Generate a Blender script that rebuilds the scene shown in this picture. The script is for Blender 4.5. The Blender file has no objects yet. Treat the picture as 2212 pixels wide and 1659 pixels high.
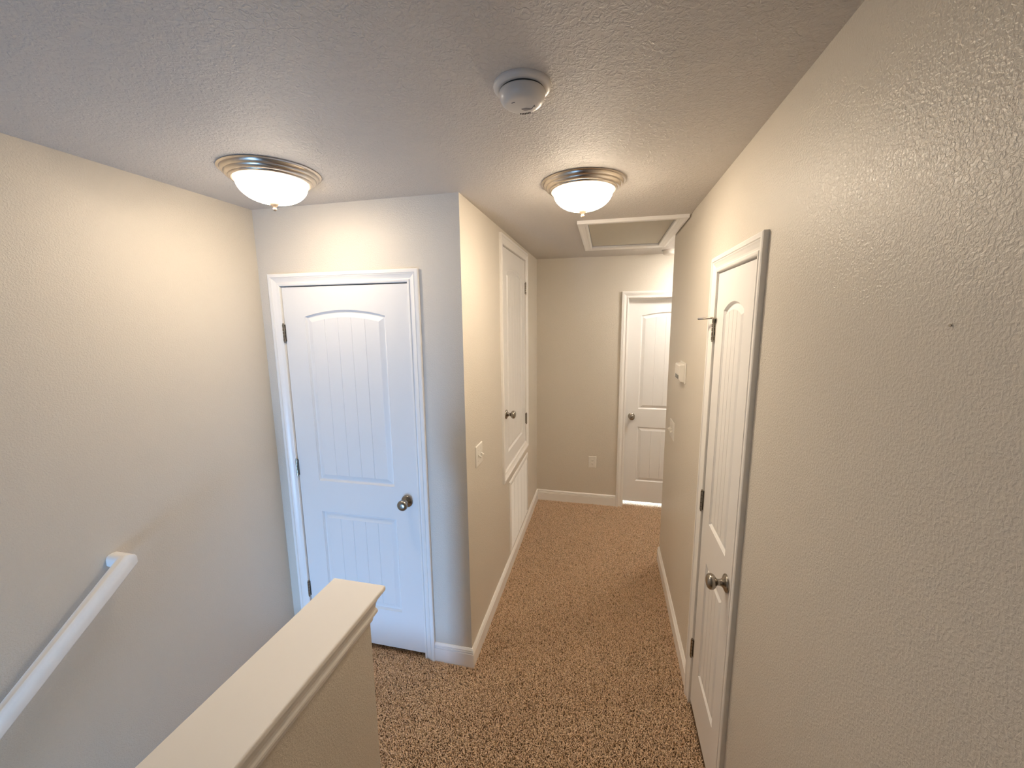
import bpy, bmesh, math, random
import numpy as np
from mathutils import Matrix, Vector

random.seed(4)
PI = math.pi
C = bpy.context.scene.collection
SC = bpy.context.scene

# ------------------------------------------------------------------ camera
FPX = 871.29
cam_data = bpy.data.cameras.new('camera')
cam_data.sensor_fit = 'HORIZONTAL'
cam_data.sensor_width = 36.0
cam_data.lens = 36.0 * FPX / 2212.0
cam_data.clip_start = 0.02
cam = bpy.data.objects.new('camera', cam_data)
C.objects.link(cam)
yaw, pit, rol = math.radians(13.0922), math.radians(9.0189), math.radians(-0.5933)
F = Vector((-math.sin(yaw) * math.cos(pit), math.cos(yaw) * math.cos(pit), -math.sin(pit)))
R0 = Vector((math.cos(yaw), math.sin(yaw), 0))
U0 = R0.cross(F)
R1 = R0 * math.cos(rol) + U0 * math.sin(rol)
U1 = -R0 * math.sin(rol) + U0 * math.cos(rol)
mw = Matrix((R1, U1, -F)).transposed().to_4x4()
mw.translation = (0, 0, 1.8663)
cam.matrix_world = mw
SC.camera = cam

# ------------------------------------------------------------------ world, light, exposure
W = bpy.data.worlds.new('sky')
SC.world = W
W.use_nodes = True
W.node_tree.nodes['Background'].inputs[0].default_value = (0.40, 0.62, 1.0, 1)
W.node_tree.nodes['Background'].inputs[1].default_value = 1.0
SC.view_settings.view_transform = 'Standard'
SC.view_settings.look = 'None'
SC.view_settings.gamma = 1.0
SC.view_settings.use_curve_mapping = False
SC.view_settings.exposure = 0.92
SC.cycles.use_denoising = True
SC.cycles.max_bounces = 12
SC.cycles.diffuse_bounces = 8
SC.cycles.sample_clamp_indirect = 6.0
SC.cycles.sample_clamp_direct = 14.0


def area_light(name, loc, direction, sx, sy, power, color):
    d = bpy.data.lights.new(name, 'AREA')
    d.shape = 'RECTANGLE'
    d.size = sx
    d.size_y = sy
    d.energy = power
    d.color = color
    o = bpy.data.objects.new(name, d)
    C.objects.link(o)
    o.location = loc
    o.rotation_euler = Vector(direction).to_track_quat('-Z', 'Y').to_euler()
    return o


DAY = (0.29, 0.56, 1.0)
# daylight just outside the stair window behind the camera, and outside the window of the far room
dl = area_light('stair_window_daylight', (-1.30, -2.78, -0.33), (0, 1, -0.05), 0.72, 1.45, 44.0, DAY)
dl.data.spread = math.radians(105)
area_light('far_room_daylight', (1.0, 5.75, 1.5), (0, -1, -0.55), 1.3, 1.2, 330.0, (0.44, 0.69, 1.0))
LAMP = (1.0, 0.83, 0.63)
LAMP_STRENGTH = 60.0

# ------------------------------------------------------------------ dimensions
XL, XC, XR = -1.795, -0.666, 0.448
Y1, YF, YE = 1.837, 3.976, 3.087
H = 2.44
WT = 0.11
XO, YB = 2.0, -2.6
ZB = -2.72
FZ = -0.010


# ------------------------------------------------------------------ materials
def mat(name, color, rough=0.5, metal=0.0, spec=0.5):
    m = bpy.data.materials.new(name)
    m.use_nodes = True
    b = m.node_tree.nodes['Principled BSDF']
    b.inputs['Base Color'].default_value = (*color, 1)
    b.inputs['Roughness'].default_value = rough
    b.inputs['Metallic'].default_value = metal
    b.inputs['Specular IOR Level'].default_value = spec
    return m


def add_bump(m, scale, strength, dist, detail=3.0, ramp=None, distortion=0.0, mix=None):
    nt = m.node_tree
    tc = nt.nodes.new('ShaderNodeTexCoord')
    n = nt.nodes.new('ShaderNodeTexNoise')
    n.inputs['Scale'].default_value = scale
    n.inputs['Detail'].default_value = detail
    n.inputs['Distortion'].default_value = distortion
    nt.links.new(tc.outputs['Object'], n.inputs['Vector'])
    src = n.outputs['Fac']
    if ramp:
        r = nt.nodes.new('ShaderNodeValToRGB')
        r.color_ramp.elements[0].position = ramp[0]
        r.color_ramp.elements[1].position = ramp[1]
        nt.links.new(src, r.inputs['Fac'])
        src = r.outputs['Color']
    bp = nt.nodes.new('ShaderNodeBump')
    bp.inputs['Strength'].default_value = strength
    bp.inputs['Distance'].default_value = dist
    nt.links.new(src, bp.inputs['Height'])
    nt.links.new(bp.outputs['Normal'], nt.nodes['Principled BSDF'].inputs['Normal'])
    return m


M_WALL = add_bump(mat('greige_wall_paint', (0.685, 0.635, 0.555), 0.36), 185, 0.45, 0.0016, 3.0, (0.38, 0.68), 0.5)
M_CEIL = add_bump(mat('knockdown_ceiling_paint', (0.63, 0.595, 0.56), 0.6), 85, 0.6, 0.003, 3.0, (0.42, 0.62), 1.0)
M_WHITE = add_bump(mat('white_trim_paint', (0.88, 0.86, 0.83), 0.32), 260, 0.12, 0.0006, 2.0)
M_DOOR = add_bump(mat('white_door_paint', (0.83, 0.82, 0.805), 0.36), 300, 0.12, 0.0006, 2.0)
M_PLASTIC = mat('white_plastic', (0.80, 0.77, 0.71), 0.3)
M_DETECT = mat('detector_plastic', (0.66, 0.64, 0.62), 0.28)
M_DARK = mat('dark_gap', (0.02, 0.018, 0.016), 0.7)
M_GREY = mat('grey_scuff_and_shade', (0.22, 0.21, 0.22), 0.7)  # scuffs and stop tip; on the grille it stands in for gap shade
M_SATIN = mat('satin_nickel', (0.36, 0.325, 0.28), 0.26, 1.0)
M_BRUSH = add_bump(mat('brushed_nickel', (0.60, 0.54, 0.47), 0.27, 1.0), 40, 0.05, 0.001, 2.0)
M_FINIAL = mat('aged_nickel', (0.42, 0.33, 0.24), 0.5, 0.7)
M_HATCH = add_bump(mat('hatch_panel_paint', (0.53, 0.49, 0.40), 0.6), 70, 0.5, 0.003, 3.0)
M_BACKING = add_bump(mat('carpet_backing', (0.15, 0.09, 0.05), 0.95), 160, 0.6, 0.004, 3.0)
M_SCREEN = mat('thermostat_screen', (0.07, 0.07, 0.05), 0.2)


def carpet_material():
    m = mat('carpet_yarn', (0.3, 0.2, 0.12), 0.95, 0, 0.1)
    nt = m.node_tree
    a = nt.nodes.new('ShaderNodeAttribute')
    a.attribute_name = 'yarn'
    r = nt.nodes.new('ShaderNodeValToRGB')
    cr = r.color_ramp
    cr.elements[0].position = 0.0
    cr.elements[0].color = (0.30, 0.18, 0.09, 1)
    cr.elements[1].position = 1.0
    cr.elements[1].color = (0.91, 0.72, 0.54, 1)
    for p, c in ((0.16, (0.58, 0.40, 0.23, 1)), (0.45, (0.77, 0.555, 0.37, 1)), (0.75, (0.85, 0.64, 0.45, 1))):
        e = cr.elements.new(p)
        e.color = c
    nt.links.new(a.outputs['Fac'], r.inputs['Fac'])
    nt.links.new(r.outputs['Color'], nt.nodes['Principled BSDF'].inputs['Base Color'])
    return m


M_YARN = carpet_material()
M_STAIR = add_bump(mat('stair_carpet', (0.42, 0.29, 0.18), 0.95, 0, 0.1), 190, 1.0, 0.006, 4.0)


def glow_material(factor=1.0, color=None):
    m = bpy.data.materials.new('lit_frosted_glass')
    m.use_nodes = True
    nt = m.node_tree
    b = nt.nodes['Principled BSDF']
    b.inputs['Base Color'].default_value = (0.9, 0.85, 0.74, 1)
    b.inputs['Roughness'].default_value = 0.35
    b.inputs['Emission Color'].default_value = (*(color or LAMP), 1)
    b.inputs['Emission Strength'].default_value = LAMP_STRENGTH
    tc = nt.nodes.new('ShaderNodeTexCoord')
    sx = nt.nodes.new('ShaderNodeSeparateXYZ')
    nt.links.new(tc.outputs['Object'], sx.inputs[0])
    mr = nt.nodes.new('ShaderNodeMapRange')      # the bulbs sit low in the bowl, its rim glows less
    mr.inputs['From Min'].default_value = -0.045
    mr.inputs['From Max'].default_value = -0.098
    mr.inputs['To Min'].default_value = LAMP_STRENGTH * 0.022 * factor
    mr.inputs['To Max'].default_value = LAMP_STRENGTH * factor
    nt.links.new(sx.outputs['Z'], mr.inputs['Value'])
    nt.links.new(mr.outputs['Result'], b.inputs['Emission Strength'])
    return m


# each fixture has its own bulbs
M_GLOW_LANDING = glow_material(0.48)
M_GLOW_HALL = glow_material(0.95)
M_GLOW_ALCOVE = glow_material(1.15, (1.0, 0.92, 0.82))


def pane_material():
    m = bpy.data.materials.new('window_glass')
    m.use_nodes = True
    nt = m.node_tree
    nt.nodes.remove(nt.nodes['Principled BSDF'])
    t = nt.nodes.new('ShaderNodeBsdfTransparent')
    g = nt.nodes.new('ShaderNodeBsdfGlossy')
    g.inputs['Roughness'].default_value = 0.02
    mx = nt.nodes.new('ShaderNodeMixShader')
    mx.inputs[0].default_value = 0.06
    nt.links.new(t.outputs[0], mx.inputs[1])
    nt.links.new(g.outputs[0], mx.inputs[2])
    nt.links.new(mx.outputs[0], nt.nodes['Material Output'].inputs[0])
    return m


M_PANE = pane_material()


# ------------------------------------------------------------------ helpers
def obj(name, bm, m, parent=None, smooth=False, bevel=0.0, seg=2, angle=35):
    bmesh.ops.remove_doubles(bm, verts=bm.verts, dist=1e-6)
    bmesh.ops.recalc_face_normals(bm, faces=bm.faces)
    me = bpy.data.meshes.new(name)
    bm.to_mesh(me)
    bm.free()
    if smooth:
        for p in me.polygons:
            p.use_smooth = True
        try:
            me.set_sharp_from_angle(angle=math.radians(angle))
        except Exception:
            pass
    o = bpy.data.objects.new(name, me)
    C.objects.link(o)
    me.materials.append(m)
    if parent is not None:
        o.parent = parent
    if bevel:
        b = o.modifiers.new('bevel', 'BEVEL')
        b.width = bevel
        b.segments = seg
        b.limit_method = 'ANGLE'
        b.angle_limit = math.radians(40)
    return o


def tag(o, label, cat, group=None, kind=None):
    if label:
        o['label'] = label
    if cat:
        o['category'] = cat
    if group:
        o['group'] = group
    if kind:
        o['kind'] = kind
    return o


def thing(name, label, cat, loc=(0, 0, 0), rotz=0.0, group=None, kind=None):
    o = bpy.data.objects.new(name, None)
    o.empty_display_size = 0.05
    C.objects.link(o)
    o.location = loc
    o.rotation_euler = (0, 0, rotz)
    return tag(o, label, cat, group, kind)


def struct(name, bm, m, **k):
    o = obj(name, bm, m, **k)
    o['kind'] = 'structure'
    return o


def box(bm, x0, x1, y0, y1, z0, z1):
    v = [bm.verts.new(p) for p in ((x0, y0, z0), (x1, y0, z0), (x1, y1, z0), (x0, y1, z0),
                                   (x0, y0, z1), (x1, y0, z1), (x1, y1, z1), (x0, y1, z1))]
    for f in ((3, 2, 1, 0), (4, 5, 6, 7), (0, 1, 5, 4), (1, 2, 6, 5), (2, 3, 7, 6), (3, 0, 4, 7)):
        bm.faces.new([v[i] for i in f])


def prism(bm, foot, z0, z1):
    a = [bm.verts.new((x, y, z0)) for x, y in foot]
    b = [bm.verts.new((x, y, z1)) for x, y in foot]
    n = len(foot)
    bm.faces.new(a[::-1])
    bm.faces.new(b)
    for i in range(n):
        bm.faces.new((a[i], a[(i + 1) % n], b[(i + 1) % n], b[i]))


def lathe(bm, prof, seg=48, axis='Z', origin=(0, 0, 0)):
    """prof: list of (radius, height); axis 'Z' or 'Y' (height measured along -Y, out of a wall)."""
    rings = []
    ox, oy, oz = origin
    for r, h in prof:
        ring = []
        k = 1 if r < 1e-6 else seg
        for i in range(k):
            a = 2 * PI * i / seg
            if axis == 'Z':
                p = (ox + r * math.cos(a), oy + r * math.sin(a), oz + h)
            else:
                p = (ox + r * math.cos(a), oy - h, oz + r * math.sin(a))
            ring.append(bm.verts.new(p))
        rings.append(ring)
    for a, b in zip(rings[:-1], rings[1:]):
        for i in range(seg):
            j = (i + 1) % seg
            if len(a) == 1 and len(b) == 1:
                continue
            if len(a) == 1:
                bm.faces.new((a[0], b[i], b[j]))
            elif len(b) == 1:
                bm.faces.new((a[i], b[0], a[j]))
            else:
                bm.faces.new((a[i], b[i], b[j], a[j]))


def sweep(bm, stations, closed_path=False, cap=True):
    """stations: list of rings (lists of points), joined ring to ring."""
    rings = [[bm.verts.new(p) for p in s] for s in stations]
    n = len(rings[0])
    m = len(rings)
    rng = range(m if closed_path else m - 1)
    for k in rng:
        a, b = rings[k], rings[(k + 1) % m]
        for i in range(n):
            j = (i + 1) % n
            bm.faces.new((a[i], a[j], b[j], b[i]))
    if cap and not closed_path:
        bm.faces.new(rings[0][::-1])
        bm.faces.new(rings[-1])


# profile of casing: (distance from inner edge, depth out of the wall)
CASING = [(0.0, -0.001), (0.0, 0.007), (0.003, 0.009), (0.011, 0.010), (0.0125, 0.0065), (0.016, 0.006), (0.022, 0.0075),
          (0.034, 0.0125), (0.039, 0.0155), (0.0405, 0.0125), (0.0425, 0.0125), (0.0445, 0.0175), (0.057, 0.0175), (0.061, 0.0150), (0.061, -0.001)]


def frame_casing(bm, x0, x1, z0, z1, prof=CASING, closed=False):
    """mitred frame around an opening, local frame: wall at y=0, out = -y"""
    st = []
    if closed:
        cs = [(x0, z0, -1, -1), (x0, z1, -1, 1), (x1, z1, 1, 1), (x1, z0, 1, -1)]
    else:
        cs = [(x0, z0, -1, 0), (x0, z1, -1, 1), (x1, z1, 1, 1), (x1, z0, 1, 0)]
    for cx, cz, sx, sz in cs:
        st.append([(cx + sx * t, -d, cz + sz * t) for t, d in prof])
    sweep(bm, st, closed_path=closed)


BASE = [(0.0, 0.0), (0.0125, 0.0), (0.0125, 0.086), (0.0085, 0.0875), (0.0085, 0.0900), (0.0115, 0.0925), (0.0115, 0.0975),
        (0.0075, 0.0990), (0.0075, 0.1015), (0.010, 0.1040), (0.0105, 0.108), (0.0065, 0.114), (0.0035, 0.118), (0.0, 0.118)]


def baseboard(name, a, b, n, ma=0.0, mb=0.0, prof=BASE, z=FZ):
    """from a to b along the wall; n = outward normal; ma / mb = mitre of each end (+ = longer)."""
    a, b, n = Vector((*a, 0)), Vector((*b, 0)), Vector((*n, 0))
    t = (b - a).normalized()
    bm = bmesh.new()
    st = []
    for p, s, m_ in ((a, -1, ma), (b, 1, mb)):
        st.append([tuple(p + n * d + t * (s * m_ * d) + Vector((0, 0, z + h))) for d, h in prof])
    sweep(bm, st)
    return struct(name, bm, M_WHITE)


# ------------------------------------------------------------------ room shell
# opening data: door_1 (closet at the landing), door_2 (air handler closet), door_3 (far room), door_4 (right wall)
D1 = dict(x0=-1.667, x1=-0.941, top=2.052)
D2 = dict(y0=2.607, y1=3.373, z0=0.813, top=2.347)
D3 = dict(x0=0.199, x1=0.985, top=2.055)
D4 = dict(y0=1.402, y1=1.866, top=2.052)
VT = dict(y0=2.765, y1=3.405, z0=0.145, z1=0.655)

bm = bmesh.new()
box(bm, XL - WT, XL, YB, 4.1, ZB, H)
struct('wall_left', bm, M_WALL)

bm = bmesh.new()
JT = 0.018  # jamb thickness
prism(bm, [(XL, Y1), (D1['x0'] - JT, Y1), (D1['x0'] - JT, Y1 + WT), (XL, Y1 + WT)], FZ, H)
prism(bm, [(D1['x0'] - JT, Y1), (D1['x1'] + JT, Y1), (D1['x1'] + JT, Y1 + WT), (D1['x0'] - JT, Y1 + WT)], D1['top'] + JT, H)
prism(bm, [(D1['x1'] + JT, Y1), (XC, Y1), (XC - WT, Y1 + WT), (D1['x1'] + JT, Y1 + WT)], FZ, H)
struct('wall_front', bm, M_WALL)

bm = bmesh.new()
yy = [Y1, D2['y0'] - JT, D2['y1'] + JT, YF]
prism(bm, [(XC, Y1), (XC, yy[1]), (XC - WT, yy[1]), (XC - WT, Y1 + WT)], FZ, H)
box(bm, XC - WT, XC, yy[1], yy[2], D2['top'] + JT, H)
box(bm, XC - WT, XC, yy[1], yy[2], VT['z1'], D2['z0'] - JT)
box(bm, XC - WT, XC, yy[1], VT['y0'], FZ, VT['z1'])
box(bm, XC - WT, XC, VT['y0'], yy[2], FZ, VT['z0'])
box(bm, XC - WT, XC, yy[2], YF, FZ, H)
# strip between the vent opening and the door jamb line
box(bm, XC - WT, XC, VT['y1'], yy[2] + 0.03, VT['z0'], VT['z1'])
struct('wall_hall_left', bm, M_WALL)

bm = bmesh.new()
box(bm, XL, D3['x0'] - JT, YF, YF + WT, FZ, H)
box(bm, D3['x0'] - JT, D3['x1'] + JT, YF, YF + WT, D3['top'] + JT, H)
box(bm, D3['x1'] + JT, XO, YF, YF + WT, FZ, H)
struct('wall_far', bm, M_WALL)

bm = bmesh.new()
box(bm, XR, XR + WT, YB, D4['y0'] - JT, FZ, H)
box(bm, XR, XR + WT, D4['y0'] - JT, D4['y1'] + JT, D4['top'] + JT, H)
prism(bm, [(XR, D4['y1'] + JT), (XR + WT, D4['y1'] + JT), (XR + WT, YE - WT), (XR, YE)], FZ, H)
struct('wall_right', bm, M_WALL)
bm = bmesh.new()
prism(bm, [(XR, YE), (XR + WT, YE - WT), (XO, YE - WT), (XO, YE)], FZ, H)
struct('wall_alcove', bm, M_WALL)

bm = bmesh.new()
box(bm, XO, XO + WT, YB, 5.6, FZ, H)
struct('wall_outer_right', bm, M_WALL)

# back wall with the low stair window
WN = dict(x0=-1.66, x1=-0.96, z0=-1.02, z1=0.38)
bm = bmesh.new()
box(bm, XL - WT, XO + WT, YB - WT, YB, WN['z1'], H)
box(bm, XL - WT, XO + WT, YB - WT, YB, ZB, WN['z0'])
box(bm, XL - WT, WN['x0'], YB - WT, YB, WN['z0'], WN['z1'])
box(bm, WN['x1'], XO + WT, YB - WT, YB, WN['z0'], WN['z1'])
struct('wall_back', bm, M_WALL)

# half wall between the stair and the hall (and the wall under the upper floor)
HX0, HX1, HY = -0.848, -0.733, 1.052
CAPZ = 1.0
bm = bmesh.new()
box(bm, HX0, HX1, YB, HY, ZB, CAPZ - 0.018)
struct('wall_stair', bm, M_WALL)

# ceiling
HX = dict(x0=-0.125, x1=0.380, y0=2.585, y1=3.440)  # attic hatch opening
bm = bmesh.new()
CT = 0.12
box(bm, XL - WT, HX['x0'], YB - WT, 5.7, H, H + CT)
box(bm, HX['x1'], XO + WT, YB - WT, 5.7, H, H + CT)
box(bm, HX['x0'], HX['x1'], YB - WT, HX['y0'], H, H + CT)
box(bm, HX['x0'], HX['x1'], HX['y1'], 5.7, H, H + CT)
struct('ceiling', bm, M_CEIL)

# floors
bm = bmesh.new()
box(bm, HX1, XO, YB, 5.6, FZ - 0.2, FZ)
box(bm, XL, HX1, HY, 5.6, FZ - 0.2, FZ)
struct('floor', bm, M_BACKING)
bm = bmesh.new()
box(bm, XL - WT, XO, YB - WT, HY, ZB - 0.1, ZB)
struct('floor_lower', bm, M_BACKING)

# stairs going down towards the camera
bm = bmesh.new()
rise, tread = 0.1935, 0.252
for k in range(1, 14):
    y1_, y0_ = HY - (k - 1) * tread, HY - k * tread
    box(bm, XL, HX0, y0_, y1_, FZ - k * rise - 0.19, FZ - k * rise)
struct('stairs', bm, M_STAIR)

# the far room behind door_3
bm = bmesh.new()
box(bm, -0.9, XO, 5.6, 5.7, 2.15, H)
box(bm, -0.9, XO, 5.6, 5.7, FZ, 0.85)
box(bm, -0.9, 0.3, 5.6, 5.7, 0.85, 2.15)
box(bm, 1.7, XO, 5.6, 5.7, 0.85, 2.15)
box(bm, -1.0, -0.9, YF + WT, 5.7, FZ, H)
struct('wall_far_room', bm, M_WALL)


def window(name, x0, x1, z0, z1, y, bars):
    w = thing(name, None, None, kind='structure')
    bm = bmesh.new()
    t, d = 0.05, 0.06
    box(bm, x0, x0 + t, y, y + d, z0, z1)
    box(bm, x1 - t, x1, y, y + d, z0, z1)
    box(bm, x0 + t, x1 - t, y, y + d, z0, z0 + t)
    box(bm, x0 + t, x1 - t, y, y + d, z1 - t, z1)
    for zz in bars:
        box(bm, x0 + t, x1 - t, y + 0.015, y + 0.045, zz - 0.015, zz + 0.015)
    obj('window_frame', bm, M_WHITE, w)
    bm = bmesh.new()
    box(bm, x0 + t, x1 - t, y + 0.028, y + 0.032, z0 + t, z1 - t)
    obj('window_pane', bm, M_PANE, w)


window('window_1', WN['x0'], WN['x1'], WN['z0'], WN['z1'], YB - 0.09, [-0.32])
window('window_2', 0.3, 1.7, 0.85, 2.15, 5.62, [1.5])

# baseboards
baseboard('baseboard_front', (-0.880, Y1), (XC, Y1), (0, -1), 0, 1)
baseboard('baseboard_landing', (XL, Y1), (-1.728, Y1), (0, -1), 0, 0)
baseboard('baseboard_hall_left', (XC, Y1), (XC, YF), (1, 0), 1, -1)
baseboard('baseboard_far', (XC, YF), (0.138, YF), (0, -1), -1, 0)
baseboard('baseboard_far_right', (1.047, YF), (XO, YF), (0, -1), 0, 0)
baseboard('baseboard_right', (XR, YE), (XR, D4['y1'] + 0.061), (-1, 0), 1, 0)
baseboard('baseboard_right_near', (XR, D4['y0'] - 0.061), (XR, YB), (-1, 0), 0, 0)
baseboard('baseboard_alcove', (XR, YE), (XO, YE), (0, 1), 1, 0)


# ------------------------------------------------------------------ doors
def arch_top(x, p, d):
    """height of a panel's top outline at x, inset by d"""
    x0, x1, zt, rise = p['x0'], p['x1'], p['zt'], p['rise']
    if rise <= 0:
        return zt - d
    c = (x1 - x0) / 2
    Rr = (c * c + rise * rise) / (2 * rise)
    cx, cz = (x0 + x1) / 2, zt - Rr
    r = Rr - d
    return cz + math.sqrt(max(r * r - (x - cx) ** 2, 0))


def loop(p, d, nseg=14):
    pts = [(p['x0'] + d, p['z0'] + d)]
    n = nseg if p['rise'] > 0 else 1
    xs = [p['x0'] + d + (p['x1'] - p['x0'] - 2 * d) * i / n for i in range(n + 1)]
    pts += [(x, arch_top(x, p, d)) for x in xs]
    pts += [(p['x1'] - d, p['z0'] + d)]
    return pts


def make_leaf(parent, x0, x1, z0, z1, panels, y=0.0, thick=0.035, planks=5):
    """moulded door leaf with arched, planked panels; front at y facing -y"""
    bm = bmesh.new()

    def quad(*ps):
        bm.faces.new([bm.verts.new(q) for q in ps])
    # sides and back
    quad((x0, y, z0), (x0, y + thick, z0), (x0, y + thick, z1), (x0, y, z1))
    quad((x1, y, z0), (x1, y, z1), (x1, y + thick, z1), (x1, y + thick, z0))
    quad((x0, y, z0), (x1, y, z0), (x1, y + thick, z0), (x0, y + thick, z0))
    quad((x0, y, z1), (x0, y + thick, z1), (x1, y + thick, z1), (x1, y, z1))
    quad((x0, y + thick, z0), (x1, y + thick, z0), (x1, y + thick, z1), (x0, y + thick, z1))
    px0, px1 = panels[0]['x0'], panels[0]['x1']
    quad((x0, y, z0), (px0, y, z0), (px0, y, z1), (x0, y, z1))
    quad((px1, y, z0), (x1, y, z0), (x1, y, z1), (px1, y, z1))
    # rails, from the bottom up (panels listed top first)
    low = z0
    for p in panels[::-1]:
        quad((px0, y, low), (px1, y, low), (px1, y, p['z0']), (px0, y, p['z0']))
        L = loop(p, 0)[1:-1]
        nxt = [q for q in panels if q['z0'] > p['zt'] - 0.001]
        up = nxt[-1]['z0'] if nxt else z1
        if p['rise'] > 0 or not nxt:
            for (xa, za), (xb, zb) in zip(L[:-1], L[1:]):
                quad((xa, y, za), (xb, y, zb), (xb, y, up), (xa, y, up))
            low = up
        else:
            low = p['zt']
    # sunk moulding and raised field
    rings = [(0.0, 0.0), (0.001, 0.0025), (0.0035, 0.0045), (0.008, 0.0098), (0.011, 0.0105), (0.014, 0.0100), (0.036, 0.0016), (0.038, 0.0010)]
    w = px1 - px0
    if w < 0.3:
        rings = [(a * 0.8, b) for a, b in rings]
    for p in panels:
        for (da, ya), (db, yb) in zip(rings[:-1], rings[1:]):
            A, B = loop(p, da), loop(p, db)
            for i in range(len(A)):
                j = (i + 1) % len(A)
                quad((A[i][0], y + ya, A[i][1]), (A[j][0], y + ya, A[j][1]), (B[j][0], y + yb, B[j][1]), (B[i][0], y + yb, B[i][1]))
        df, yf = rings[-1]
        fx0, fx1 = px0 + df, px1 - df
        xs = [(fx0, 0)]
        for k in range(1, planks):
            g = fx0 + (fx1 - fx0) * k / planks
            xs += [(g - 0.0022, 0), (g, 0.0028), (g + 0.0022, 0)]
        xs.append((fx1, 0))
        for (xa, ga), (xb, gb) in zip(xs[:-1], xs[1:]):
            n = max(1, int((xb - xa) / 0.02))
            for i in range(n):
                s, t = xa + (xb - xa) * i / n, xa + (xb - xa) * (i + 1) / n
                gs, gt = ga + (gb - ga) * i / n, ga + (gb - ga) * (i + 1) / n
                quad((s, y + yf + gs, p['z0'] + df), (t, y + yf + gt, p['z0'] + df),
                     (t, y + yf + gt, arch_top(t, p, df)), (s, y + yf + gs, arch_top(s, p, df)))
    return obj('door_leaf', bm, M_DOOR, parent)


def make_jamb(parent, x0, x1, z0, z1, stop_y, bottom=False):
    bm = bmesh.new()
    y0, y1 = 0.0, WT
    box(bm, x0 - JT, x0, y0, y1, z0, z1)
    box(bm, x1, x1 + JT, y0, y1, z0, z1)
    box(bm, x0 - JT, x1 + JT, y0, y1, z1, z1 + JT)
    if bottom:
        box(bm, x0 - JT, x1 + JT, y0, y1, z0 - JT, z0)
    if stop_y is not None:
        a, b = stop_y
        s = 0.010
        box(bm, x0, x0 + s, a, b, z0, z1)
        box(bm, x1 - s, x1, a, b, z0, z1)
        box(bm, x0 + s, x1 - s, a, b, z1 - s, z1)
        if bottom:
            box(bm, x0 + s, x1 - s, a, b, z0, z0 + s)
    return obj('door_jamb', bm, M_WHITE, parent)


def make_knob(parent, x, z, y=0.0, flip=1):
    bm = bmesh.new()
    prof = [(0.0, 0.0)] + [(0.0325, 0.0), (0.0325, 0.003), (0.031, 0.006), (0.026, 0.009), (0.018, 0.012), (0.0135, 0.017),
                           (0.0115, 0.024), (0.0115, 0.030), (0.0145, 0.035), (0.021, 0.039), (0.0262, 0.0445), (0.0285, 0.051),
                           (0.0275, 0.058), (0.0235, 0.0635), (0.016, 0.067), (0.008, 0.0682), (0.0, 0.0685)]
    ro = [q for q in prof if q[1] <= 0.017] + [(0.0, 0.017)]
    lathe(bm, ro, 40, 'Y', (x, y, z))
    k = None
    bm2 = bmesh.new()
    lathe(bm2, [(0.0, 0.016)] + [q for q in prof if q[1] >= 0.017], 40, 'Y', (x, y, z))
    k = obj('door_knob', bm2, M_SATIN, parent, smooth=True, angle=60)
    obj('rosette', bm, M_SATIN, k, smooth=True, angle=50)
    return k


def make_hinge(parent, x, z, leafdir, stop_pin=False):
    """hinge with knuckle at the gap x, height centre z; leafdir = +1 when the leaf lies towards +x"""
    bm = bmesh.new()
    h = 0.089
    box(bm, x - 0.0075, x + 0.0075, -0.0022, 0.004, z - h / 2, z + h / 2)
    # barrel of five knuckles
    for k in range(5):
        z0 = z - h / 2 + k * h / 5 + 0.0008
        z1 = z - h / 2 + (k + 1) * h / 5 - 0.0008
        ring0, ring1 = [], []
        for i in range(14):
            a = 2 * PI * i / 14
            px, py = x + 0.006 * math.cos(a), -0.008 + 0.006 * math.sin(a)
            ring0.append((px, py, z0))
            ring1.append((px, py, z1))
        sweep(bm, [ring0, ring1])
    for s in (-1, 1):
        z0, z1 = z + s * h / 2, z + s * (h / 2 + 0.006)
        r0 = [(x + 0.0045 * math.cos(2 * PI * i / 12), -0.008 + 0.0045 * math.sin(2 * PI * i / 12), min(z0, z1)) for i in range(12)]
        r1 = [(a, b, max(z0, z1)) for a, b, c in r0]
        sweep(bm, [r0, r1])
    hg = obj('hinge', bm, M_SATIN, parent, smooth=True)
    if stop_pin:
        bm = bmesh.new()
        zz = z + h / 2 + 0.003
        # collar plate on the hinge pin, threaded stop rod reaching out to the side, rubber tip
        box(bm, x - 0.012, x + 0.020, -0.020, -0.002, zz - 0.002, zz + 0.003)

        def rod(p, q, r, n=10):
            p, q = Vector(p), Vector(q)
            d = (q - p).normalized()
            u = d.orthogonal().normalized()
            v = d.cross(u)
            sweep(bm, [[tuple(e + u * r * math.cos(2 * PI * i / n) + v * r * math.sin(2 * PI * i / n)) for i in range(n)] for e in (p, q)])
        rod((x - leafdir * 0.004, -0.012, zz + 0.002), (x - leafdir * 0.030, -0.044, zz - 0.001), 0.004)
        ho = obj('hinge_stop', bm, M_SATIN, hg, smooth=True)
        bm = bmesh.new()
        rod((x - leafdir * 0.029, -0.043, zz - 0.001), (x - leafdir * 0.044, -0.060, zz - 0.002), 0.0045)
        o2 = obj('hinge_stop_tip', bm, M_GREY, hg, smooth=True)
    return hg


def panels_for(x0, x1, z0, z1, margin, full=True):
    top = dict(x0=x0 + margin, x1=x1 - margin, z0=0.995, zt=1.926, rise=0.032)
    bot = dict(x0=x0 + margin, x1=x1 - margin, z0=0.254, zt=0.813, rise=0.0)
    return [top, bot]


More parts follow.
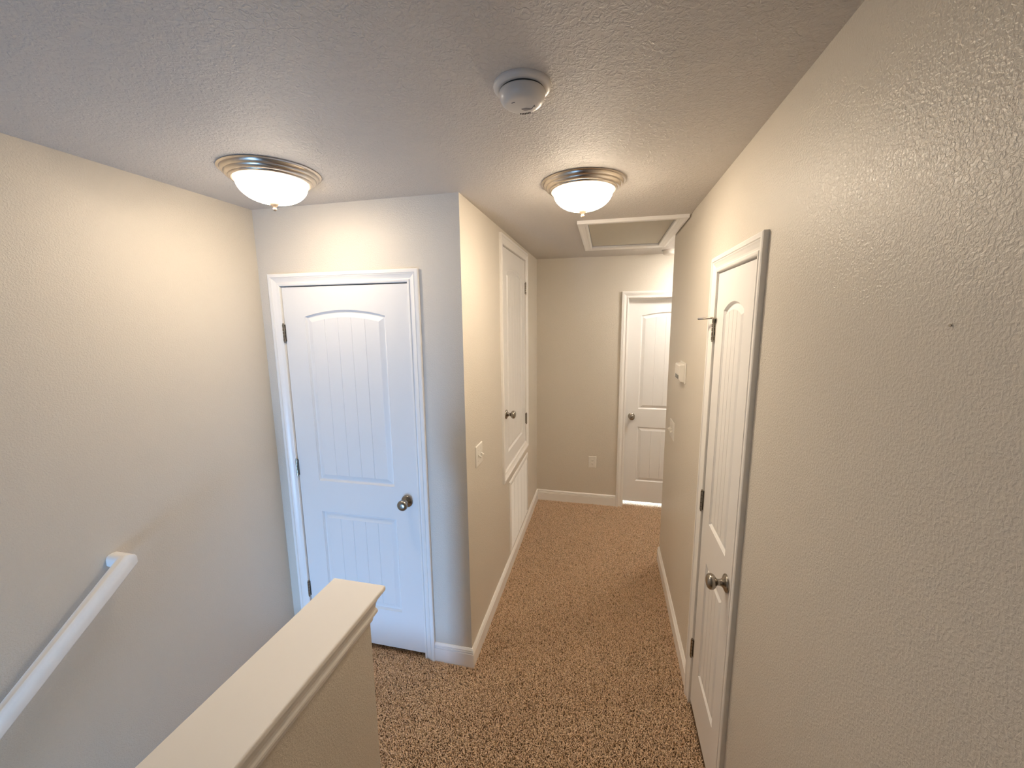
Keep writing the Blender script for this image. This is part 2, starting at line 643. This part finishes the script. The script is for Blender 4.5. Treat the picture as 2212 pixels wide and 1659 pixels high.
# door_1: closet door at the stair landing (faces -y)
d = thing('door_1', 'white two-panel door with arched top panel facing the stair landing', None, (D1['x0'], Y1, 0), 0, kind='structure')
w = D1['x1'] - D1['x0']
bm = bmesh.new()
frame_casing(bm, -0.001, w + 0.001, FZ, D1['top'] + 0.001)
obj('door_casing', bm, M_WHITE, d)
make_jamb(d, 0, w, FZ, D1['top'], (0.040, 0.075))
make_leaf(d, 0.005, w - 0.003, 0.022, D1['top'] - 0.006, panels_for(0.005, w - 0.004, 0, 0, 0.127), y=0.001)
make_knob(d, w - 0.064, 0.922)
for z in (1.810, 1.063, 0.317):
    make_hinge(d, 0.002, z, 1)

# door_2: raised closet door in the hall's left wall (faces +x)
d = thing('door_2', 'white raised closet door above the return air grille', None, (XC, D2['y0'], 0), PI / 2, kind='structure')
w = D2['y1'] - D2['y0']
bm = bmesh.new()
frame_casing(bm, -0.001, w + 0.001, D2['z0'] - 0.001, D2['top'] + 0.001, closed=True)
obj('door_casing', bm, M_WHITE, d)
make_jamb(d, 0, w, D2['z0'], D2['top'], (0.040, 0.075), bottom=True)
make_leaf(d, 0.004, w - 0.005, D2['z0'] + 0.004, D2['top'] - 0.007,
          [dict(x0=0.127, x1=w - 0.127, z0=0.920, zt=2.228, rise=0.034)], y=0.001)
make_knob(d, 0.064, 1.215)
make_hinge(d, w - 0.002, 2.125, -1)
make_hinge(d, w - 0.002, 1.017, -1)

# door_3: far room door, set back in its jamb (faces -y)
d = thing('door_3', 'white two-panel door at the end of the hall', None, (D3['x0'], YF, 0), 0, kind='structure')
w = D3['x1'] - D3['x0']
bm = bmesh.new()
frame_casing(bm, -0.001, w + 0.001, FZ, D3['top'] + 0.001)
obj('door_casing', bm, M_WHITE, d)
make_jamb(d, 0, w, FZ, D3['top'], (0.032, 0.062))
make_leaf(d, 0.004, w - 0.004, 0.034, D3['top'] - 0.006, panels_for(0.004, w - 0.004, 0, 0, 0.122), y=0.064)
make_knob(d, 0.066, 0.918, y=0.064)

# door_4: narrow closet door in the right wall (faces -x)
d = thing('door_4', 'narrow white two-panel closet door in the right wall', None, (XR, D4['y1'], 0), -PI / 2, kind='structure')
w = D4['y1'] - D4['y0']
bm = bmesh.new()
frame_casing(bm, -0.001, w + 0.001, FZ, D4['top'] + 0.001)
obj('door_casing', bm, M_WHITE, d)
make_jamb(d, 0, w, FZ, D4['top'], (0.040, 0.075))
make_leaf(d, 0.005, w - 0.004, 0.020, D4['top'] - 0.007, panels_for(0.005, w - 0.004, 0, 0, 0.106), y=0.001, planks=4)
make_knob(d, w - 0.064, 0.918)
make_hinge(d, 0.002, 1.817, 1, stop_pin=True)
make_hinge(d, 0.002, 1.053, 1)
make_hinge(d, 0.002, 0.300, 1)


# ------------------------------------------------------------------ half wall cap
t = thing('half_wall_cap', 'white painted wooden cap along the top of the half wall beside the stairs', 'ledge', (0, 0, CAPZ - 0.018))
bm = bmesh.new()
box(bm, -0.888, -0.692, YB + 0.01, 1.092, 0.0, 0.018)
obj('cap_board', bm, M_WHITE, t, bevel=0.005, seg=3)
MOLD = [(0.0, -0.001), (0.030, -0.001), (0.030, -0.010), (0.026, -0.016), (0.020, -0.024), (0.016, -0.034), (0.014, -0.046),
        (0.016, -0.052), (0.019, -0.058), (0.019, -0.066), (0.014, -0.074), (0.008, -0.080), (0.006, -0.092), (0.0, -0.096)]
bm = bmesh.new()
st = []
for (px, py, nx, ny) in ((HX0, YB + 0.01, -1, 0), (HX0, HY, -1, 1), (HX1, HY, 1, 1), (HX1, YB + 0.01, 1, 0)):
    st.append([(px + nx * a, py + ny * a, b) for a, b in MOLD])
sweep(bm, st)
obj('moulding', bm, M_WHITE, t)

# ------------------------------------------------------------------ handrail on the left wall
t = thing('handrail', 'white painted handrail sloping down the left stairwell wall', 'handrail', (XL, 1.045, 1.013))
slope = 0.775
ca = 1 / math.sqrt(1 + slope * slope)
dirv = Vector((0, -ca, -slope * ca))
upv = Vector((0, -slope * ca, ca))


def rail_ring(c, right, up, wd=0.040, ht=0.044):
    out = []
    prof = [(-.5, -.35), (-.38, -.5), (.38, -.5), (.5, -.35), (.5, .15), (.42, .36), (.25, .47), (0, .5), (-.25, .47), (-.42, .36), (-.5, .15)]
    for a, b in prof:
        out.append(tuple(Vector(c) + right * (a * wd) + up * (b * ht)))
    return out


bm = bmesh.new()
cx = 0.070
ht = 0.044
# mitred corner: return into the wall, then the long slope
c0 = Vector((cx, -0.020, -ht / 2 * ca - 0.004))
end = c0 + dirv * 4.1
rx = Vector((1, 0, 0))


def mit(c, s):
    """ring in the mitre plane between the wall return and the slope"""
    out = []
    for a, b in [(-.5, -.35), (-.38, -.5), (.38, -.5), (.5, -.35), (.5, .15), (.42, .36), (.25, .47), (0, .5), (-.25, .47), (-.42, .36), (-.5, .15)]:
        out.append((c.x + a * 0.040, c.y + a * 0.046, c.z + b * ht * 1.05))
    return out


ret = []
for a, b in [(-.5, -.35), (-.38, -.5), (.38, -.5), (.5, -.35), (.5, .15), (.42, .36), (.25, .47), (0, .5), (-.25, .47), (-.42, .36), (-.5, .15)]:
    ret.append((0.001, c0.y + a * 0.046, c0.z + b * ht * 1.05))
sweep(bm, [ret, mit(c0, 1), rail_ring(end, rx, upv)])
obj('rail', bm, M_WHITE, t, smooth=True, bevel=0.002, seg=1, angle=40)
for s_ in (0.75, 2.1, 3.4):
    p = c0 + dirv * s_
    bm = bmesh.new()
    lathe(bm, [(0, 0), (0.03, 0), (0.03, 0.004), (0.0, 0.006)], 20, 'Y', (0, 0, 0))
    bmesh.ops.rotate(bm, verts=bm.verts, cent=(0, 0, 0), matrix=Matrix.Rotation(PI / 2, 3, 'Z'))
    bmesh.ops.translate(bm, verts=bm.verts, vec=(0, p.y, p.z - 0.09))
    n = 10
    path = [Vector((0.0, p.y, p.z - 0.09)), Vector((0.04, p.y, p.z - 0.088)), Vector((0.062, p.y, p.z - 0.07)), Vector((cx, p.y, p.z - 0.02))]
    rg = []
    for i, q in enumerate(path):
        dd = (path[min(i + 1, 3)] - path[max(i - 1, 0)]).normalized()
        v = Vector((0, 1, 0))
        u = dd.cross(v).normalized()
        rg.append([tuple(q + u * 0.006 * math.cos(2 * PI * k / n) + v * 0.006 * math.sin(2 * PI * k / n)) for k in range(n)])
    sweep(bm, rg)
    obj('bracket', bm, M_SATIN, t, smooth=True)


# ------------------------------------------------------------------ ceiling lights
def make_lamp(label, loc, glow):
    t = thing('ceiling_light', label, 'ceiling light', loc, 0, 'flush dome ceiling lights')
    bm = bmesh.new()
    lathe(bm, [(0.0, 0.0), (0.176, 0.0), (0.1775, -0.003), (0.174, -0.0055), (0.169, -0.0065), (0.168, -0.009), (0.166, -0.014), (0.161, -0.018),
               (0.158, -0.019), (0.157, -0.022), (0.153, -0.027), (0.147, -0.0305), (0.144, -0.031), (0.143, -0.034), (0.139, -0.037), (0.135, -0.0372),
               (0.134, -0.034), (0.130, -0.030), (0.0, -0.028)], 72)
    obj('metal_pan', bm, M_BRUSH, t, smooth=True, angle=50)
    bm = bmesh.new()
    pr = [(0.129, -0.030), (0.1305, -0.036), (0.130, -0.040), (0.126, -0.044)]
    for i in range(1, 15):
        a = i / 14 * PI / 2
        pr.append((0.1235 * math.cos(a) ** 0.85 if i < 14 else 0.0, -0.046 - 0.068 * math.sin(a) ** 1.15))
    lathe(bm, pr, 72)
    obj('glass_bowl', bm, glow, t, smooth=True, angle=80)
    bm = bmesh.new()
    lathe(bm, [(0.0, -0.109), (0.017, -0.111), (0.0175, -0.1145), (0.015, -0.119), (0.0095, -0.1235), (0.006, -0.127), (0.0052, -0.130), (0.0072, -0.1325),
               (0.0072, -0.1365), (0.004, -0.1405), (0.0, -0.1415)], 28)
    obj('finial', bm, M_FINIAL, t, smooth=True, angle=50)
    return t


make_lamp('lit brushed nickel dome ceiling light over the stair landing, the left one', (-1.280, 1.4215, H), M_GLOW_LANDING)
make_lamp('lit brushed nickel dome ceiling light over the hall, in front of the attic hatch', (-0.1107, 1.850, H), M_GLOW_HALL)
t = make_lamp('lit brushed nickel dome ceiling light around the corner of the right wall', (0.84, 3.53, H), M_GLOW_ALCOVE)

# ------------------------------------------------------------------ smoke detectors
t = thing('smoke_detector', 'round white smoke detector with scuffed body on the ceiling above the hall, the near one', 'smoke detector', (-0.218, 1.083, H))
bm = bmesh.new()
lathe(bm, [(0, 0), (0.0715, 0.0), (0.072, -0.003), (0.071, -0.007), (0.0675, -0.0105), (0.062, -0.0125), (0.0585, -0.0125), (0.0, -0.011)], 64)
obj('base_ring', bm, M_DETECT, t, smooth=True, angle=50)
bm = bmesh.new()
lathe(bm, [(0, -0.011), (0.0545, -0.011), (0.0545, -0.018), (0, -0.018)], 48)
obj('sensor_gap', bm, M_DARK, t, smooth=True, angle=50)
bm = bmesh.new()
lathe(bm, [(0, -0.0160), (0.0565, -0.0160), (0.0578, -0.0180), (0.0572, -0.024), (0.0552, -0.031), (0.051, -0.0385), (0.0445, -0.0435), (0.036, -0.0455), (0.0, -0.0465)], 64)
body = obj('sensor_cover', bm, M_DETECT, t, smooth=True, angle=60)
for i in range(-3, 4):
    bm = bmesh.new()
    a = i * 0.105
    L = 0.0075 - abs(i) * 0.0009
    r0 = 0.0400
    bx_, by_ = math.sin(a) * r0, math.cos(a) * r0
    box(bm, bx_ - 0.0013, bx_ + 0.0013, by_ - L / 2, by_ + L / 2, -0.0462, -0.0435)
    obj('vent_slot', bm, M_DARK, body)
for pts in ([(-0.004, 0.006), (0.004, 0.0045), (0.012, 0.010), (0.004, 0.0125), (0.0, 0.012)], [(0.016, 0.003), (0.020, -0.001), (0.020, 0.005)],
            [(0.012, 0.0095), (0.0165, 0.004), (0.0165, 0.0055), (0.013, 0.0105)], [(-0.016, -0.016), (-0.010, -0.018), (-0.010, -0.0172), (-0.015, -0.0155)]):
    bm = bmesh.new()
    prism(bm, [(x * 1.5 + 0.001, y * 1.5 + 0.004) for x, y in pts], -0.0470, -0.0455)
    obj('scuff_mark', bm, M_GREY, body)

t = thing('smoke_detector', 'small white smoke detector half hidden behind the right wall corner, the far one', 'smoke detector', (0.517, 3.775, H))
bm = bmesh.new()
lathe(bm, [(0, 0), (0.070, 0), (0.070, -0.010), (0.066, -0.013), (0, -0.013)], 48)
obj('base_ring', bm, M_PLASTIC, t, smooth=True, angle=40)
bm = bmesh.new()
lathe(bm, [(0, -0.012), (0.060, -0.012), (0.060, -0.030), (0.054, -0.037), (0.030, -0.040), (0, -0.040)], 48)
obj('sensor_cover', bm, M_PLASTIC, t, smooth=True, angle=40)

# ------------------------------------------------------------------ attic hatch
t = thing('attic_hatch', 'rectangular attic access hatch with white trim in the hall ceiling', 'attic hatch', (0, 0, H))
bm = bmesh.new()
HC = [(0.0, -0.001), (0.0, 0.012), (0.004, 0.0145), (0.014, 0.0155), (0.017, 0.013), (0.021, 0.0145), (0.036, 0.017), (0.042, 0.019),
      (0.046, 0.020), (0.056, 0.020), (0.058, 0.018), (0.058, -0.001)]
st = []
for cx_, cy_, sx, sy in ((HX['x0'], HX['y0'], -1, -1), (HX['x1'], HX['y0'], 1, -1), (HX['x1'], HX['y1'], 1, 1), (HX['x0'], HX['y1'], -1, 1)):
    st.append([(cx_ + sx * a, cy_ + sy * a, -b) for a, b in HC])
sweep(bm, st, closed_path=True)
obj('hatch_trim', bm, M_WHITE, t)
bm = bmesh.new()
box(bm, HX['x0'] + 0.003, HX['x1'] - 0.003, HX['y0'] + 0.002, HX['y1'] - 0.006, 0.004, 0.022)
obj('hatch_panel', bm, M_HATCH, t)


# ------------------------------------------------------------------ switches, outlet, thermostat, vent, nail
def plate(bm, w_, h_, dpt=0.006):
    n = 0.004
    a = [(-w_ / 2, 0, -h_ / 2), (w_ / 2, 0, -h_ / 2), (w_ / 2, 0, h_ / 2), (-w_ / 2, 0, h_ / 2)]
    b = [(x, -dpt * 0.5, z) for x, y, z in a]
    c = [(x - math.copysign(n, x), -dpt, z - math.copysign(n, z)) for x, y, z in a]
    sweep(bm, [a, b, c])


def make_switch(label, loc, rotz, gangs):
    t = thing('light_switch', label, 'light switch', loc, rotz, 'wall light switches')
    w_ = 0.070 + 0.046 * (gangs - 1)
    bm = bmesh.new()
    plate(bm, w_, 0.117)
    obj('switch_plate', bm, M_PLASTIC, t)
    for k in range(gangs):
        x = (k - (gangs - 1) / 2) * 0.046
        bm = bmesh.new()
        box(bm, x - 0.005, x + 0.005, -0.0068, -0.0050, -0.012, 0.012)
        a = [(x - 0.0045, -0.006, -0.005), (x + 0.0045, -0.006, -0.005), (x + 0.0045, -0.006, 0.006), (x - 0.0045, -0.006, 0.006)]
        b = [(x - 0.0036, -0.022, -0.012), (x + 0.0036, -0.022, -0.012), (x + 0.0036, -0.024, -0.004), (x - 0.0036, -0.024, -0.004)]
        sweep(bm, [a, b])
        obj('toggle', bm, M_PLASTIC, t)
        for s in (-1, 1):
            bm = bmesh.new()
            lathe(bm, [(0, 0.0055), (0.003, 0.0055), (0.003, 0.0068), (0, 0.0072)], 12, 'Y', (x, 0, s * 0.030))
            obj('screw', bm, M_PLASTIC, t, smooth=True)
    return t


make_switch('white double toggle light switch on the hall wall near the landing corner', (XC, 2.035, 1.138), PI / 2, 2)
make_switch('white toggle light switch on the right wall below the thermostat', (XR, 2.778, 1.136), -PI / 2, 3)

t = thing('electrical_outlet', 'white duplex electrical outlet low on the far wall', 'outlet', (-0.100, YF, 0.443))
bm = bmesh.new()
plate(bm, 0.078, 0.120)
obj('outlet_plate', bm, M_PLASTIC, t)
for s in (-1, 1):
    bm = bmesh.new()
    ring = []
    for i in range(28):
        a = 2 * PI * i / 28
        ring.append((0.0165 * math.cos(a), max(-0.0125, min(0.0125, 0.0165 * math.sin(a)))))
    sweep(bm, [[(x, -0.0055, z + s * 0.0195) for x, z in ring], [(x, -0.0085, z + s * 0.0195) for x, z in ring]])
    f = obj('socket', bm, M_PLASTIC, t)
    for dx in (-0.0065, 0.0065):
        bm = bmesh.new()
        box(bm, dx - 0.001, dx + 0.001, -0.0088, -0.008, s * 0.0195 - 0.001, s * 0.0195 + 0.007)
        obj('blade_slot', bm, M_DARK, f)
    bm = bmesh.new()
    lathe(bm, [(0, 0.0080), (0.0022, 0.0080), (0.0022, 0.0088), (0, 0.0088)], 10, 'Y', (0, 0, s * 0.0195 - 0.006))
    obj('ground_hole', bm, M_DARK, f)
bm = bmesh.new()
lathe(bm, [(0, 0.005), (0.003, 0.005), (0.003, 0.0068), (0, 0.0072)], 12, 'Y')
obj('screw', bm, M_PLASTIC, t)

t = thing('thermostat', 'white boxy wall thermostat on the right wall above the light switch', 'thermostat', (XR, 2.500, 1.556), -PI / 2)
bm = bmesh.new()
box(bm, -0.082, 0.082, -0.008, 0.0, -0.060, 0.060)
obj('back_plate', bm, M_PLASTIC, t, bevel=0.004)
bm = bmesh.new()
prof = [(-0.008, -0.050), (-0.030, -0.050), (-0.038, -0.036), (-0.038, 0.040), (-0.034, 0.048), (-0.008, 0.050)]
sweep(bm, [[(-0.070, y, z) for y, z in prof], [(0.070, y, z) for y, z in prof]])
b = obj('housing', bm, M_PLASTIC, t, bevel=0.003)
bm = bmesh.new()
box(bm, -0.045, 0.062, -0.0386, -0.037, -0.034, -0.012)
obj('display', bm, M_SCREEN, b)

# return air grille under door_2
t = thing('return_air_grille', 'white louvered return air grille low on the hall wall under the closet door', 'air vent', (XC, VT['y0'], 0.0), PI / 2)
vw = VT['y1'] - VT['y0']
bm = bmesh.new()
VP = [(-0.004, -0.001), (-0.004, 0.006), (0.0, 0.010), (0.006, 0.010), (0.022, 0.009), (0.030, 0.005), (0.032, 0.002), (0.032, -0.001)]
frame_casing(bm, 0.0, vw, VT['z0'], VT['z1'], prof=VP, closed=True)
obj('grille_frame', bm, M_WHITE, t)
ncol = 5
cw = vw / ncol
for k in range(ncol):
    bm = bmesh.new()
    a, b = k * cw + 0.0045, (k + 1) * cw - 0.0045
    z = VT['z0'] + 0.010
    while z < VT['z1'] - 0.006:
        v = [bm.verts.new(p) for p in ((a, -0.006, z - 0.0055), (b, -0.006, z - 0.0055), (b, 0.006, z + 0.0055), (a, 0.006, z + 0.0055),
                                       (a, -0.0048, z - 0.0062), (b, -0.0048, z - 0.0062), (b, 0.0072, z + 0.0048), (a, 0.0072, z + 0.0048))]
        for f in ((0, 1, 2, 3), (7, 6, 5, 4), (0, 4, 5, 1), (1, 5, 6, 2), (2, 6, 7, 3), (3, 7, 4, 0)):
            bm.faces.new([v[i] for i in f])
        z += 0.0125
    obj('louvers', bm, M_WHITE, t)
for k in range(1, ncol):
    bm = bmesh.new()
    box(bm, k * cw - 0.0045, k * cw + 0.0045, 0.006, 0.012, VT['z0'], VT['z1'])
    obj('shaded_divider', bm, M_GREY, t)  # grey colour paints in the shade of the gaps between louver columns
bm = bmesh.new()
box(bm, 0.0, vw, 0.03, 0.032, VT['z0'], VT['z1'])
obj('shade_backing', bm, M_DARK, t)  # near-black sheet standing in for the shade behind the louvers

t = thing('nail', 'small dark nail stuck in the bare right wall', 'nail', (XR, 0.660, 1.853), -PI / 2)
bm = bmesh.new()
lathe(bm, [(0, -0.003), (0.001, -0.003), (0.001, 0.0012), (0.0020, 0.0014), (0.0020, 0.0022), (0, 0.0025)], 14, 'Y')
obj('nail_head', bm, M_SATIN, t, smooth=True)


# ------------------------------------------------------------------ carpet pile
def carpet():
    rng = np.random.default_rng(7)
    sp = 0.0040
    regs = [(HX1 + 0.001, XR - 0.001, 0.75, YF - 0.001), (XL + 0.002, HX1, HY + 0.002, Y1 - 0.001), (XR - 0.001, 1.3, YE + 0.001, YF - 0.001),
            (D3['x0'], D3['x1'], YF, YF + 0.30), (D1['x0'] + 0.001, D1['x1'] - 0.001, Y1, Y1 + 0.05)]
    px, py = [], []
    for x0, x1, y0, y1 in regs:
        nx, ny = int((x1 - x0) / sp), int((y1 - y0) / sp)
        gx, gy = np.meshgrid(x0 + (np.arange(nx) + .5) * (x1 - x0) / nx, y0 + (np.arange(ny) + .5) * (y1 - y0) / ny)
        gx = gx.ravel() + rng.uniform(-.5, .5, gx.size) * sp
        gy = gy.ravel() + rng.uniform(-.5, .5, gy.size) * sp
        px.append(gx)
        py.append(gy)
    X, Y = np.concatenate(px), np.concatenate(py)
    # keep off the closet block left of the hall
    keep = ~((X < XC + 0.004) & (Y > Y1) & ((X > D1['x1']) | (Y > Y1 + 0.06)))
    X, Y = X[keep], Y[keep]
    # small random pits where the yarn parts and shows the dark base
    q = 0.0055
    cell = rng.random((int(6 / q), int(6 / q)))
    pit = cell[((X + 2.5) / q).astype(int), (Y / q).astype(int)] < 0.10
    X, Y = X[~pit], Y[~pit]
    n = X.size
    ang = rng.uniform(0, 2 * np.pi, n)
    lean = rng.uniform(0.002, 0.0070, n)
    hgt = rng.uniform(0.006, 0.0115, n)
    # broad footprints where the pile lies lower
    hgt *= 0.86 + 0.14 * np.sin(X * 9.0 + 2.1 * np.sin(Y * 5.0)) * np.sin(Y * 7.0 + 1.3 * np.sin(X * 8.0))
    wid = rng.uniform(0.0012, 0.0022, n)
    ca_, sa_ = np.cos(ang), np.sin(ang)
    tw = ang + rng.uniform(-0.9, 0.9, n)
    ct, stt = -np.sin(tw), np.cos(tw)
    V = np.zeros((n, 8, 3), np.float32)
    # a tuft: four stations of a curled ribbon, base to drooping tip
    for k, (f, hz, ww) in enumerate(((0.0, 0.0, 0.8), (0.25, 0.62, 1.0), (0.75, 1.0, 1.0), (1.35, 0.80, 0.55))):
        cxk = X + ca_ * lean * f
        cyk = Y + sa_ * lean * f
        zk = FZ + hgt * hz
        V[:, 2 * k, 0] = cxk + ct * wid * ww
        V[:, 2 * k, 1] = cyk + stt * wid * ww
        V[:, 2 * k, 2] = zk
        V[:, 2 * k + 1, 0] = cxk - ct * wid * ww
        V[:, 2 * k + 1, 1] = cyk - stt * wid * ww
        V[:, 2 * k + 1, 2] = zk + (0.0009 if k else 0)
    idx = (np.arange(n) * 8)[:, None, None]
    q = np.array([[0, 1, 3, 2], [2, 3, 5, 4], [4, 5, 7, 6]])[None]
    Fc = (idx + q).reshape(-1).astype(np.int32)
    nf = n * 3
    me = bpy.data.meshes.new('carpet_pile')
    me.vertices.add(n * 8)
    me.vertices.foreach_set('co', V.reshape(-1))
    me.loops.add(nf * 4)
    me.loops.foreach_set('vertex_index', Fc)
    me.polygons.add(nf)
    me.polygons.foreach_set('loop_start', np.arange(nf, dtype=np.int32) * 4)
    me.polygons.foreach_set('loop_total', np.full(nf, 4, np.int32))
    at = me.attributes.new('yarn', 'FLOAT', 'POINT')
    g = rng.beta(1.6, 1.5, n)
    at.data.foreach_set('value', np.repeat(g, 8).astype(np.float32))
    me.update()
    me.validate()
    me.materials.append(M_YARN)
    o = bpy.data.objects.new('carpet_pile', me)
    C.objects.link(o)
    tag(o, 'speckled brown shag carpet pile covering the hall and landing floor', 'carpet', kind='stuff')


carpet()
